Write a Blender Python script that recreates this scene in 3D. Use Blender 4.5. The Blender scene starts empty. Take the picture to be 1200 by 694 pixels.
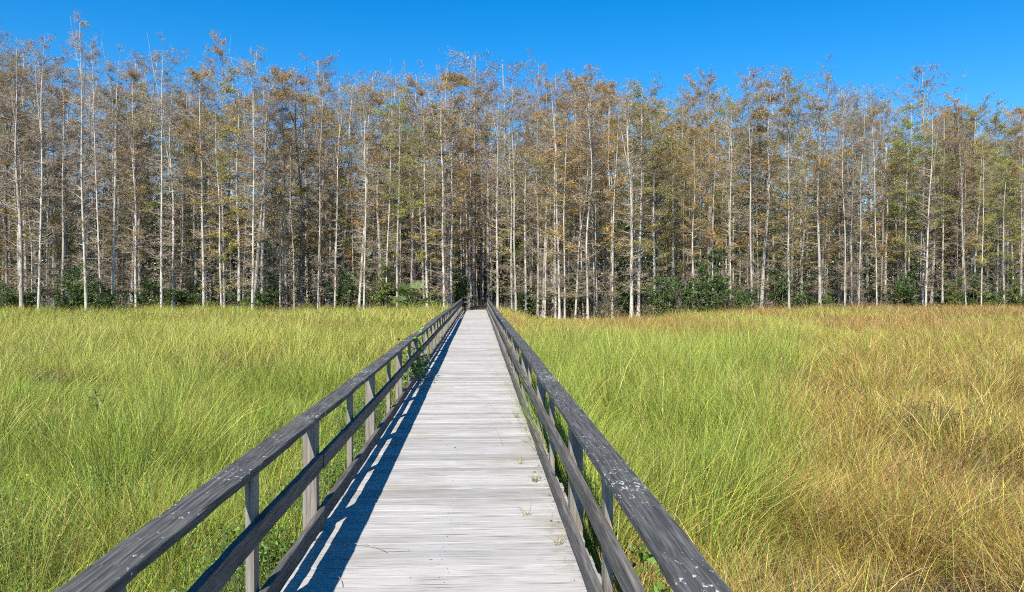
import bpy, math, random
import numpy as np
R = math.radians
rng = np.random.default_rng(7)
random.seed(7)
scn = bpy.context.scene

# ------------------------------------------------------------------ camera, sky, sun, exposure
FPX, CXP, CYP = 900.0, 600.0, 347.0          # focal length and centre in photo pixels
YAW, PITCH, CAMZ = R(2.54), R(-0.70), 1.62
cam_d = bpy.data.cameras.new('camera'); cam = bpy.data.objects.new('camera', cam_d)
scn.collection.objects.link(cam); scn.camera = cam
cam_d.sensor_width = 36.0; cam_d.lens = 36.0*FPX/1200.0
cam_d.clip_start = 0.05; cam_d.clip_end = 5000
cam.location = (0, 0, CAMZ); cam.rotation_euler = (R(90)+PITCH, 0, -YAW)

SUN = np.array([-0.31, -0.87, 1.0]); SUN /= np.linalg.norm(SUN)
elev = math.asin(SUN[2]); azim = math.atan2(SUN[0], SUN[1])     # clockwise from +Y
w = bpy.data.worlds.new('World'); scn.world = w; w.use_nodes = True
nt = w.node_tree; nt.nodes.clear()
sky = nt.nodes.new('ShaderNodeTexSky'); sky.sky_type = 'NISHITA'; sky.sun_disc = False
sky.sun_elevation = elev; sky.sun_rotation = azim
sky.altitude = 0; sky.air_density = 1.0; sky.dust_density = 0.0; sky.ozone_density = 6.0
hs = nt.nodes.new('ShaderNodeHueSaturation'); hs.inputs['Saturation'].default_value = 1.36; hs.inputs['Hue'].default_value = 0.499
hs.inputs['Value'].default_value = 1.27
bg = nt.nodes.new('ShaderNodeBackground'); bg.inputs['Strength'].default_value = 0.078
wo = nt.nodes.new('ShaderNodeOutputWorld')
nt.links.new(sky.outputs[0], hs.inputs['Color']); nt.links.new(hs.outputs[0], bg.inputs[0]); nt.links.new(bg.outputs[0], wo.inputs[0])
sd = bpy.data.lights.new('sun', 'SUN'); so = bpy.data.objects.new('sun', sd); scn.collection.objects.link(so)
sd.energy = 5.0; sd.angle = R(0.5); sd.color = (1.0, 0.95, 0.86)
from mathutils import Vector
so.rotation_euler = Vector(SUN).to_track_quat('Z', 'Y').to_euler(); so.location = (-20, -40, 60)
scn.view_settings.view_transform = 'Standard'; scn.view_settings.look = 'None'
scn.view_settings.exposure = 0.88; scn.view_settings.gamma = 1.0; scn.view_settings.use_curve_mapping = False
scn.render.engine = 'CYCLES'
cy = scn.cycles
cy.max_bounces = 4; cy.diffuse_bounces = 2; cy.glossy_bounces = 2; cy.transmission_bounces = 4; cy.transparent_max_bounces = 4
cy.use_denoising = False; cy.use_adaptive_sampling = True; cy.adaptive_threshold = 0.03
scn.render.filter_size = 1.1; cy.pixel_filter_type = 'BLACKMAN_HARRIS'; cy.filter_width = 1.1

GZ = -0.70                                    # marsh ground level, deck top is z = 0
def at(px, Y):                                # photo column at world depth Y -> world x
    dx = (px-CXP)/FPX
    fx, fy = math.sin(YAW)+dx*math.cos(YAW), math.cos(YAW)-dx*math.sin(YAW)
    return fx/fy*Y
def col_of(x, y):                             # world point -> photo column
    c, s = math.cos(YAW), math.sin(YAW)
    return CXP+FPX*(x*c-y*s)/(x*s+y*c)

# ------------------------------------------------------------------ helpers
class Acc:
    """collects vertices, faces and per-vertex colours into ONE mesh"""
    def __init__(s): s.v=[]; s.f=[]; s.c=[]; s.m=[]; s.n=0
    def add(s, v, f, c, m=0):
        v = np.asarray(v, np.float32).reshape(-1,3)
        c = np.asarray(c, np.float32)
        if c.ndim == 1: c = np.tile(c, (len(v),1))
        s.v.append(v); s.c.append(c)
        for ff in (f if isinstance(f, list) and isinstance(f[0], np.ndarray) else [f]):
            ff = np.asarray(ff, np.int64); s.f.append(ff+s.n); s.m.append(np.full(len(ff), m, np.int32))
        s.n += len(v)
    def mesh(s, name, mats, smooth=False):
        v = np.concatenate(s.v); c = np.concatenate(s.c)
        me = bpy.data.meshes.new(name)
        me.vertices.add(len(v)); me.vertices.foreach_set('co', v.ravel())
        tot = np.concatenate([np.full(len(f), f.shape[1], np.int32) for f in s.f])
        lv = np.concatenate([f.ravel() for f in s.f]).astype(np.int32)
        me.loops.add(len(lv)); me.loops.foreach_set('vertex_index', lv)
        me.polygons.add(len(tot))
        st = np.zeros(len(tot), np.int32); st[1:] = np.cumsum(tot)[:-1]
        me.polygons.foreach_set('loop_start', st)
        me.polygons.foreach_set('material_index', np.concatenate(s.m))
        me.polygons.foreach_set('use_smooth', np.full(len(tot), bool(smooth)))
        me.update(calc_edges=True)
        a = me.color_attributes.new('Col', 'FLOAT_COLOR', 'POINT')
        rgba = np.ones((len(v),4), np.float32); rgba[:,:3] = c
        a.data.foreach_set('color', rgba.ravel())
        for m in mats: me.materials.append(m)
        return me
def link(name, me, parent=None, loc=None):
    o = bpy.data.objects.new(name, me); scn.collection.objects.link(o)
    if parent: o.parent = parent
    if loc is not None: o.location = loc
    return o
def tag(o, label=None, cat=None, group=None, kind=None):
    if label: o['label'] = label
    if cat: o['category'] = cat
    if group: o['group'] = group
    if kind: o['kind'] = kind
    return o

def tubes(P, Rd, S, closed_tip=False):
    """P (N,K,3) centre lines, Rd (N,K) radii -> verts, quads"""
    P = np.asarray(P, float); N, K, _ = P.shape
    d = P[:,-1]-P[:,0]; d /= np.linalg.norm(d, axis=1, keepdims=True)+1e-9
    h = np.where(np.abs(d[:,2:3])<0.9, np.array([[0,0,1.0]]), np.array([[1.0,0,0]]))
    u = np.cross(d, h); u /= np.linalg.norm(u, axis=1, keepdims=True)+1e-9
    v = np.cross(d, u)
    a = np.arange(S)*2*math.pi/S
    ring = u[:,None,:]*np.cos(a)[None,:,None]+v[:,None,:]*np.sin(a)[None,:,None]      # N,S,3
    V = P[:,:,None,:]+ring[:,None,:,:]*np.asarray(Rd)[:,:,None,None]                 # N,K,S,3
    idx = np.arange(N*K*S).reshape(N,K,S)
    a0 = idx[:,:-1,:]; b0 = idx[:,1:,:]
    F = np.stack([a0, np.roll(a0,-1,2), np.roll(b0,-1,2), b0], -1).reshape(-1,4)
    return V.reshape(-1,3), F

def leaves(C, size, aspect=0.45, up=0.25, dirs=None):
    """pointed little leaves at centres C; -> verts, quads"""
    n = len(C); size = np.broadcast_to(size, n)
    if dirs is None:
        dirs = rng.normal(size=(n,3)); dirs[:,2] = dirs[:,2]*0.7+up
    d = dirs/np.linalg.norm(dirs,axis=1,keepdims=True)
    s = np.cross(d, rng.normal(size=(n,3))); s /= np.linalg.norm(s,axis=1,keepdims=True)+1e-9
    L = size[:,None]; W = L*aspect*0.5
    V = np.stack([C, C+d*L*0.45+s*W, C+d*L, C+d*L*0.45-s*W], 1)
    return V.reshape(-1,3), np.arange(n*4).reshape(n,4)

def blades(B, h, ang, lean, width, col, K=3, tipcol=None, droop=0.18):
    """curved tapering grass blades"""
    n = len(B); t = np.linspace(0,1,K+1)
    h = np.broadcast_to(h,n); lean = np.broadcast_to(lean,n)
    dx, dy = np.cos(ang), np.sin(ang)
    out = h[:,None]*lean[:,None]*t[None]**1.35
    z = h[:,None]*(t[None]-(droop+0.25*lean[:,None]**2)*t[None]**2.6)
    P = np.stack([B[:,0:1]+dx[:,None]*out, B[:,1:2]+dy[:,None]*out, B[:,2:3]+z], -1)   # n,K+1,3
    fa = rng.uniform(0, math.pi, n)
    S = np.stack([np.cos(fa), np.sin(fa), np.zeros(n)], -1)
    wt = np.broadcast_to(width,n)[:,None]*0.5*np.clip((1-t[None])**0.6,0,1)
    Lf = P[:,:K]+S[:,None]*wt[:,:K,None]; Rt = P[:,:K]-S[:,None]*wt[:,:K,None]
    V = np.concatenate([np.stack([Lf,Rt],2).reshape(n,2*K,3), P[:,K:K+1]],1)           # n,2K+1,3
    base = np.arange(n)[:,None]*(2*K+1)
    q = [np.stack([base[:,0]+2*i, base[:,0]+2*i+1, base[:,0]+2*i+3, base[:,0]+2*i+2],-1) for i in range(K-1)]
    tri = np.stack([base[:,0]+2*K-2, base[:,0]+2*K-1, base[:,0]+2*K],-1)
    C = np.repeat(col[:,None,:], 2*K+1, 1)
    if tipcol is not None:
        tt = np.concatenate([np.repeat(t[:K],2),[1.0]])[None,:,None]**1.5
        C = C*(1-tt)+tipcol[:,None,:]*tt
    return V.reshape(-1,3), [np.concatenate(q), tri], C.reshape(-1,3)

_nz = {}
def vnoise(x, y, scale, seed=0):
    """smooth value noise 0..1"""
    if seed not in _nz: _nz[seed] = np.random.default_rng(1000+seed).random((256,256))
    g = _nz[seed]; X = np.asarray(x)/scale+64.3; Y = np.asarray(y)/scale+64.7
    xi, yi = np.floor(X).astype(int), np.floor(Y).astype(int); fx, fy = X-xi, Y-yi
    fx = fx*fx*(3-2*fx); fy = fy*fy*(3-2*fy)
    G = lambda a,b: g[a%256, b%256]
    return (G(xi,yi)*(1-fx)+G(xi+1,yi)*fx)*(1-fy)+(G(xi,yi+1)*(1-fx)+G(xi+1,yi+1)*fx)*fy
def sstep(a,b,x): t = np.clip((np.asarray(x)-a)/(b-a),0,1); return t*t*(3-2*t)

# ------------------------------------------------------------------ materials
def newmat(name):
    m = bpy.data.materials.new(name); m.use_nodes = True
    nt = m.node_tree; p = nt.nodes['Principled BSDF']; return m, nt, p
def N(nt, t, **kw):
    n = nt.nodes.new(t)
    for k, v in kw.items():
        if k in n.inputs.keys(): n.inputs[k].default_value = v
        else: setattr(n, k, v)
    return n
def ramp(nt, src, stops):
    r = nt.nodes.new('ShaderNodeValToRGB'); nt.links.new(src, r.inputs[0])
    e = r.color_ramp.elements
    while len(e) < len(stops): e.new(0.5)
    for i,(p,c) in enumerate(stops): e[i].position = p; e[i].color = (*c,1) if not isinstance(c,(int,float)) else (c,c,c,1)
    return r.outputs[0]
def mix(nt, a, b, f, mode='MIX'):
    m = nt.nodes.new('ShaderNodeMix'); m.data_type='RGBA'; m.blend_type=mode
    for s, v in ((0,f),(6,a),(7,b)):
        if hasattr(v,'links'): nt.links.new(v, m.inputs[s])
        else: m.inputs[s].default_value = v if s==0 else (*v,1)
    return m.outputs[2]

def leaf_mat(name, transl, rough=0.55, var=0.0, spec=0.3):
    m, nt, p = newmat(name)
    a = N(nt,'ShaderNodeAttribute', attribute_name='Col'); c = a.outputs['Color']
    p.inputs['Roughness'].default_value = rough; p.inputs['Specular IOR Level'].default_value = spec
    nt.links.new(c, p.inputs['Base Color'])
    tr = nt.nodes.new('ShaderNodeBsdfTranslucent'); nt.links.new(c, tr.inputs[0])
    mx = nt.nodes.new('ShaderNodeMixShader'); mx.inputs[0].default_value = transl
    out = nt.nodes['Material Output']
    nt.links.new(p.outputs[0], mx.inputs[1]); nt.links.new(tr.outputs[0], mx.inputs[2]); nt.links.new(mx.outputs[0], out.inputs[0])
    return m
M_grass = leaf_mat('grass_blades', 0.20, 0.5, spec=0.35)
M_leaf = leaf_mat('leaves', 0.3, 0.5, spec=0.4)
M_cyleaf = leaf_mat('cypress_needles', 0.3, 0.7, spec=0.2)

def bark_mat():
    m, nt, p = newmat('cypress_bark')
    a = N(nt,'ShaderNodeAttribute', attribute_name='Col').outputs['Color']
    tc = N(nt,'ShaderNodeTexCoord'); mp = N(nt,'ShaderNodeMapping'); mp.inputs['Scale'].default_value=(9,9,1.2)
    nt.links.new(tc.outputs['Object'], mp.inputs[0])
    n1 = N(nt,'ShaderNodeTexNoise', Scale=1.6, Detail=5.0, Roughness=0.65); nt.links.new(mp.outputs[0], n1.inputs[0])
    n2 = N(nt,'ShaderNodeTexNoise', Scale=0.9, Detail=3.0); nt.links.new(tc.outputs['Object'], n2.inputs[0])
    c = mix(nt, a, ramp(nt, n1.outputs[0], [(0.3,0.45),(0.5,0.95),(0.72,1.35)]), 1.0, 'MULTIPLY')
    c = mix(nt, c, (0.20,0.17,0.11), ramp(nt, n2.outputs[0], [(0.5,0.0),(0.68,0.5)]))
    nt.links.new(c, p.inputs['Base Color']); p.inputs['Roughness'].default_value=0.85; p.inputs['Specular IOR Level'].default_value=0.2
    b = N(nt,'ShaderNodeBump', Strength=0.5, Distance=0.02); nt.links.new(n1.outputs[0], b.inputs['Height']); nt.links.new(b.outputs[0], p.inputs['Normal'])
    return m
M_bark = bark_mat()

def wood_mat(name, axis, dark, mid, light, lichen=0.0, plank_var=0.25, moss=0.0, stain=0.0, edge=0.0, grain=1.0, soft=1.0):
    """weathered timber; axis = which object axis the grain runs along"""
    m, nt, p = newmat(name)
    tc = N(nt,'ShaderNodeTexCoord'); geo = N(nt,'ShaderNodeNewGeometry')
    rnd = geo.outputs['Random Per Island']
    off = N(nt,'ShaderNodeVectorMath', operation='SCALE'); cmb = N(nt,'ShaderNodeCombineXYZ')
    for i in range(3): nt.links.new(rnd, cmb.inputs[i])
    nt.links.new(cmb.outputs[0], off.inputs[0]); off.inputs['Scale'].default_value = 5.3
    add = N(nt,'ShaderNodeVectorMath', operation='ADD')
    nt.links.new(tc.outputs['Object'], add.inputs[0]); nt.links.new(off.outputs[0], add.inputs[1])
    sc = [26.0*grain]*3; sc[axis] = 0.9*grain
    mp = N(nt,'ShaderNodeMapping'); mp.inputs['Scale'].default_value = sc; nt.links.new(add.outputs[0], mp.inputs[0])
    g1 = N(nt,'ShaderNodeTexNoise', Scale=2.2, Detail=7.0, Roughness=0.62, Distortion=0.35); nt.links.new(mp.outputs[0], g1.inputs[0])
    sc2 = [7.0,7.0,7.0]; sc2[axis] = 1.4
    mp2 = N(nt,'ShaderNodeMapping'); mp2.inputs['Scale'].default_value = sc2; nt.links.new(add.outputs[0], mp2.inputs[0])
    g2 = N(nt,'ShaderNodeTexNoise', Scale=1.0, Detail=5.0, Roughness=0.6); nt.links.new(mp2.outputs[0], g2.inputs[0])
    c = ramp(nt, g1.outputs[0], [(0.30,dark),(0.46,mid),(0.68,light)])
    c = mix(nt, c, ramp(nt, g2.outputs[0], [(0.3,1-0.30*soft),(0.5,1.0),(0.7,1+0.16*soft)]), 1.0, 'MULTIPLY')
    c = mix(nt, c, ramp(nt, rnd, [(0.0,1-plank_var),(0.5,1.0),(1.0,1+plank_var*0.6)]), 1.0, 'MULTIPLY')
    # thin dark checks along the grain
    sc3 = [60.0,60.0,60.0]; sc3[axis] = 1.7
    mp3 = N(nt,'ShaderNodeMapping'); mp3.inputs['Scale'].default_value = sc3; nt.links.new(add.outputs[0], mp3.inputs[0])
    g3 = N(nt,'ShaderNodeTexNoise', Scale=1.3, Detail=2.0); nt.links.new(mp3.outputs[0], g3.inputs[0])
    c = mix(nt, c, (0.05,0.045,0.04), ramp(nt, g3.outputs[0], [(0.30,0.8),(0.39,0.0)]))
    if stain:
        g4 = N(nt,'ShaderNodeTexNoise', Scale=1.1, Detail=6.0, Roughness=0.6); nt.links.new(tc.outputs['Object'], g4.inputs[0])
        c = mix(nt, c, (0.20,0.17,0.12), ramp(nt, g4.outputs[0], [(0.52,0.0),(0.72,stain)]))
    if edge:
        sx = N(nt,'ShaderNodeSeparateXYZ'); nt.links.new(tc.outputs['Object'], sx.inputs[0])
        g8 = N(nt,'ShaderNodeTexNoise', Scale=7.0, Detail=6.0, Roughness=0.7); nt.links.new(tc.outputs['Object'], g8.inputs[0])
        mk = N(nt,'ShaderNodeMath', operation='MULTIPLY_ADD'); mk.inputs[1].default_value=1.25; nt.links.new(g8.outputs[0], mk.inputs[0]); nt.links.new(sx.outputs[0], mk.inputs[2])
        mm = N(nt,'ShaderNodeMapRange'); mm.inputs['From Min'].default_value=1.12; mm.inputs['From Max'].default_value=1.42; mm.inputs['To Max'].default_value=edge; nt.links.new(mk.outputs[0], mm.inputs['Value'])
        c = mix(nt, c, (0.14,0.13,0.085), mm.outputs[0])
    if moss:
        g6 = N(nt,'ShaderNodeTexNoise', Scale=4.0, Detail=6.0, Roughness=0.7); nt.links.new(tc.outputs['Object'], g6.inputs[0])
        c = mix(nt, c, (0.10,0.12,0.06), ramp(nt, g6.outputs[0], [(0.5,0.0),(0.7,moss)]))
    if lichen:
        mp5 = N(nt,'ShaderNodeMapping'); s5=[58.0]*3; s5[axis]=27.0; mp5.inputs['Scale'].default_value=s5; nt.links.new(tc.outputs['Object'], mp5.inputs[0])
        g5 = N(nt,'ShaderNodeTexNoise', Scale=1.0, Detail=6.0, Roughness=0.7); nt.links.new(mp5.outputs[0], g5.inputs[0])
        g7 = N(nt,'ShaderNodeTexNoise', Scale=2.2, Detail=2.0); nt.links.new(tc.outputs['Object'], g7.inputs[0])
        s = N(nt,'ShaderNodeMath', operation='MULTIPLY_ADD'); s.inputs[1].default_value=0.35; nt.links.new(g7.outputs[0], s.inputs[0]); nt.links.new(g5.outputs[0], s.inputs[2])
        c = mix(nt, c, (0.52,0.53,0.50), ramp(nt, s.outputs[0], [(0.80-0.02*lichen,0.0),(0.85,0.9)]))
    nt.links.new(c, p.inputs['Base Color']); p.inputs['Roughness'].default_value=0.8; p.inputs['Specular IOR Level'].default_value=0.25
    b = N(nt,'ShaderNodeBump', Strength=0.45, Distance=0.004); nt.links.new(g1.outputs[0], b.inputs['Height'])
    b2 = N(nt,'ShaderNodeBump', Strength=0.6, Distance=0.004); nt.links.new(g3.outputs[0], b2.inputs['Height']); nt.links.new(b.outputs[0], b2.inputs['Normal'])
    nt.links.new(b2.outputs[0], p.inputs['Normal'])
    return m
M_deck = wood_mat('weathered_deck', 0, (0.24,0.228,0.212), (0.350,0.333,0.314), (0.425,0.408,0.388), plank_var=0.22, stain=0.55, edge=0.6, grain=2.3, soft=0.55)
M_cap = wood_mat('weathered_handrail', 1, (0.020,0.019,0.019), (0.052,0.050,0.049), (0.125,0.12,0.115), lichen=0.9, plank_var=0.03, moss=0.3, grain=1.7, soft=0.3)
M_rail = wood_mat('weathered_rail', 1, (0.030,0.028,0.026), (0.085,0.077,0.070), (0.16,0.148,0.132), plank_var=0.2, grain=1.6)
M_post = wood_mat('weathered_post', 2, (0.085,0.073,0.060), (0.18,0.158,0.132), (0.28,0.252,0.215), plank_var=0.25, stain=0.3)

def ground_mat():
    m, nt, p = newmat('marsh_soil')
    tc = N(nt,'ShaderNodeTexCoord')
    n = N(nt,'ShaderNodeTexNoise', Scale=1.2, Detail=9.0, Roughness=0.7); nt.links.new(tc.outputs['Object'], n.inputs[0])
    n2 = N(nt,'ShaderNodeTexNoise', Scale=14.0, Detail=6.0, Roughness=0.7); nt.links.new(tc.outputs['Object'], n2.inputs[0])
    c = ramp(nt, n.outputs[0], [(0.35,(0.018,0.014,0.009)),(0.52,(0.045,0.035,0.02)),(0.68,(0.09,0.07,0.038))])
    c = mix(nt, c, ramp(nt, n2.outputs[0], [(0.35,0.5),(0.6,1.3)]), 1.0, 'MULTIPLY')
    nt.links.new(c, p.inputs['Base Color']); p.inputs['Roughness'].default_value=0.9
    b = N(nt,'ShaderNodeBump', Strength=0.7, Distance=0.05); nt.links.new(n2.outputs[0], b.inputs['Height']); nt.links.new(b.outputs[0], p.inputs['Normal'])
    return m
M_ground = ground_mat()

# ------------------------------------------------------------------ ground
def ground():
    A = Acc(); xs = np.concatenate([[-2500,-600,-200],np.arange(-110,115,2.5),[200,600,2500]])
    ys = np.concatenate([[-1500,-300,-60],np.arange(-20,150,2.5),[250,700,2500]])
    X, Y = np.meshgrid(xs, ys); Z = GZ+(vnoise(X,Y,6,3)-0.5)*0.12
    V = np.stack([X,Y,Z],-1).reshape(-1,3); nx = len(xs); i = np.arange(len(V)).reshape(len(ys),nx)
    F = np.stack([i[:-1,:-1],i[:-1,1:],i[1:,1:],i[1:,:-1]],-1).reshape(-1,4)
    A.add(V,F,(0.06,0.05,0.03)); return tag(link('ground', A.mesh('ground',[M_ground],True)), kind='structure')
ground()

# ------------------------------------------------------------------ boardwalk
DECK_L, DECK_R = -1.12, 0.68
YEND = 52.5
def box(A, x0,x1,y0,y1,z0,z1, jit=0.0, ch=0.004, yaw=0.0, cen=None, skew=None):
    """box with chamfered top edges (a few mm), closed"""
    def ring(i, z): return [(x0+i,y0+i,z),(x1-i,y0+i,z),(x1-i,y1-i,z),(x0+i,y1-i,z)]
    V = np.array(ring(ch,z0)+ring(0,z0+ch)+ring(0,z1-ch)+ring(ch,z1), float)
    if jit: V += rng.normal(size=V.shape)*jit
    if yaw:
        cx, cy_ = cen if cen else ((x0+x1)/2,(y0+y1)/2); c,s = math.cos(yaw), math.sin(yaw)
        a, b = V[:,0]-cx, V[:,1]-cy_; V[:,0] = cx+a*c-b*s; V[:,1] = cy_+a*s+b*c
    if skew is not None: V[:,0] += skew[0]*(V[:,2]-z0); V[:,1] += skew[1]*(V[:,2]-z0)
    F = [[3,2,1,0]]
    for r in range(3):
        for k in range(4): F.append([r*4+k, r*4+(k+1)%4, r*4+4+(k+1)%4, r*4+4+k])
    F.append([12,13,14,15]); A.add(V, F, (0.3,0.3,0.3))

bw = bpy.data.objects.new('boardwalk', None); scn.collection.objects.link(bw); bw.location = (0,0,0)
tag(bw, 'long straight weathered grey timber boardwalk with railings leading across the marsh into the forest', 'boardwalk')
A = Acc(); y = -1.2; NAILS = []
while y < YEND+0.3:
    wd = 0.139+random.choice([-0.008,-0.003,0,0.002,0.004])
    dz = random.gauss(0,0.0010)
    box(A, DECK_L+random.gauss(0,0.008), DECK_R+random.gauss(0,0.008), y, y+wd, -0.038+dz, dz, jit=0.0008, ch=0.003, yaw=random.gauss(0,0.0012))
    if 2.5 < y < 16: NAILS.append(y+wd/2)
    y += wd+random.choice([0.0012,0.002,0.003,0.0045,0.006])
for yy in NAILS:
    for x in (DECK_L+0.10, -0.2, DECK_R-0.12):
        for o_ in (-0.035,0.035):
            if random.random()<0.25: continue
            cx_, cy_ = x+random.gauss(0,0.022), yy+o_+random.gauss(0,0.008); a_ = np.arange(6)*math.pi/3
            A.add(np.stack([cx_+0.0036*np.cos(a_),cy_+0.0036*np.sin(a_),np.full(6,0.0036)],-1), np.array([[0,1,2,3,4,5]]), (0.1,0.06,0.04), 1)
M_nail, _nt, _p = newmat('rusty_nails'); _p.inputs['Base Color'].default_value=(0.07,0.045,0.035,1); _p.inputs['Roughness'].default_value=0.8
link('deck', A.mesh('deck',[M_deck,M_nail]), bw)
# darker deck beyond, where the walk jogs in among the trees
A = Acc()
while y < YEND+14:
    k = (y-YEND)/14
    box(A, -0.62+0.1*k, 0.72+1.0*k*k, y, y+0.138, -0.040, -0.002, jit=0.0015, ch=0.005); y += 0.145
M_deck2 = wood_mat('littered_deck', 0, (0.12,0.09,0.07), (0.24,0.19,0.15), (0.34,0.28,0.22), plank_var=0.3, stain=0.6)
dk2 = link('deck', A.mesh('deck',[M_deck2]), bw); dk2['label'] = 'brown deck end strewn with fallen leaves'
for x in (DECK_L+0.10, -0.2, DECK_R-0.12):
    A = Acc(); box(A, x-0.02, x+0.02, -1.2, YEND, -0.24, -0.044); link('joist', A.mesh('joist',[M_rail]), bw)

CAPZ = 0.80; CL0, CL1, CR0, CR1 = -1.15, -1.01, 0.563, 0.703
posts_y = [2.30+1.40*i for i in range(-2,36)]
def wavy(side, y0, y1, x0, x1, z0, z1, mat, name, nseg=6, amp=0.006):
    """one sawn board along y, slightly bowed and checked at its ends"""
    A = Acc(); ys = np.linspace(y0,y1,nseg+1); ph = random.uniform(0,6); ax = random.uniform(-1,1)*amp; az = random.uniform(-1,1)*amp
    k0, k1 = random.gauss(0,0.003), random.gauss(0,0.003); e = 0.004; rings=[]
    for i, yy in enumerate(ys):
        t = i/nseg; bx = ax*math.sin(math.pi*t)+k0*(1-t)+k1*t+random.gauss(0,0.0008); bz = az*math.sin(math.pi*t+ph*0.1)+random.gauss(0,0.0008)
        sh = 0.002*(1 if i in (0,nseg) else 0)
        a0,a1,c0,c1 = x0+bx+sh, x1+bx-sh, z0+bz+sh, z1+bz-sh
        rings.append([(a0+e,yy,c0),(a1-e,yy,c0),(a1,yy,c0+e),(a1,yy,c1-e),(a1-e,yy,c1),(a0+e,yy,c1),(a0,yy,c1-e),(a0,yy,c0+e)])
    V = np.array(rings,float).reshape(-1,3); F=[]
    for i in range(nseg):
        for k in range(8): a=i*8; F.append([a+k,a+(k+1)%8,a+8+(k+1)%8,a+8+k][::-1])
    V += rng.normal(size=V.shape)*np.array([0.0011,0,0.0011])
    A.add(V,[np.array(F),np.array([[0,1,2,3,4,5,6,7],[nseg*8+k for k in range(7,-1,-1)]])],(0.2,0.2,0.2))
    return link(name, A.mesh(name,[mat]), bw)
for side in (-1,1):
    c0, c1 = (CL0,CL1) if side<0 else (CR0,CR1)
    # cap boards meeting over the heavy posts
    yy = [-3.3, 2.30] if side>0 else [-3.3, 2.26]
    joints = [2.30]; k = 0; seq = ([1,2,1,2,2,2,1,2,2,2,2] if side<0 else [2,2,1,2,2,1,2,2,2,2,2])
    for s_ in seq: joints.append(joints[-1]+2.8*s_)
    joints = [-3.3]+[j for j in joints if j < YEND-2]+[YEND]
    for a, b in zip(joints[:-1], joints[1:]):
        dx = random.gauss(0,0.006)
        if b <= 2.31: dx = 0.010*side*-1
        wavy(side, a+0.002, b-0.002, c0+dx, c1+dx, CAPZ-0.038, CAPZ+random.gauss(0,0.001), M_cap, 'handrail', 26, 0.005)
    inner = c1 if side<0 else c0
    rx0, rx1 = (inner-0.042, inner-0.004) if side<0 else (inner+0.004, inner+0.042)
    for a, b in zip(joints[:-1], joints[1:]):
        wavy(side, a+0.003, b-0.003, rx0, rx1, 0.418, 0.52, M_rail, 'middle_rail', 20, 0.008)
        wavy(side, a+0.003, b-0.003, rx0, rx1, 0.050, 0.163, M_rail, 'lower_rail', 20, 0.008)
    for i, py in enumerate(posts_y):
        if py > YEND: continue
        heavy = i % 2 == 0
        wx, wy = (0.089,0.089) if heavy else (0.040,0.089)
        px0 = (rx0-0.003-wx) if side<0 else rx1+0.003
        A = Acc(); box(A, px0, px0+wx, py-wy/2, py+wy/2, GZ-0.3, CAPZ-0.0405, ch=0.004, jit=0.0006)
        link('post', A.mesh('post',[M_post]), bw)
# cross railings where the walk jogs at the forest edge
def cross(x0,x1,y,n):
    for z0,z1 in ((0.84,0.90),(0.50,0.61),(0.12,0.24)):
        A = Acc(); box(A, x0,x1,y-0.02,y+0.02,z0,z1); link('cross_rail', A.mesh('cross_rail',[M_rail]), bw)
    for k in range(n):
        x = x0+(x1-x0)*k/(n-1); A = Acc(); box(A, x-0.045,x+0.045,y+0.023,y+0.112,GZ-0.2,0.96); link('post', A.mesh('post',[M_post]), bw)
cross(-1.12,-0.60,YEND+0.1,2); cross(0.22,1.6,YEND+6.5,3)
A = Acc(); box(A,-0.66,-0.60,YEND+0.2,YEND+8,0.82,0.88); link('handrail', A.mesh('handrail',[M_rail]), bw)
A = Acc(); box(A,0.70,0.76,YEND+0.05,YEND+6.4,0.80,0.86); link('handrail', A.mesh('handrail',[M_rail]), bw)

# ------------------------------------------------------------------ forest
def yedge(x):                                   # forest edge depth
    x = np.asarray(x, float)
    return 50.0 - 3.0*np.exp(-((x-7.5)/5.0)**2) + 7.0*sstep(12,30,x) + 1.2*np.sin(x*0.55) - 1.5*sstep(-20,-36,x)

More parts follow.
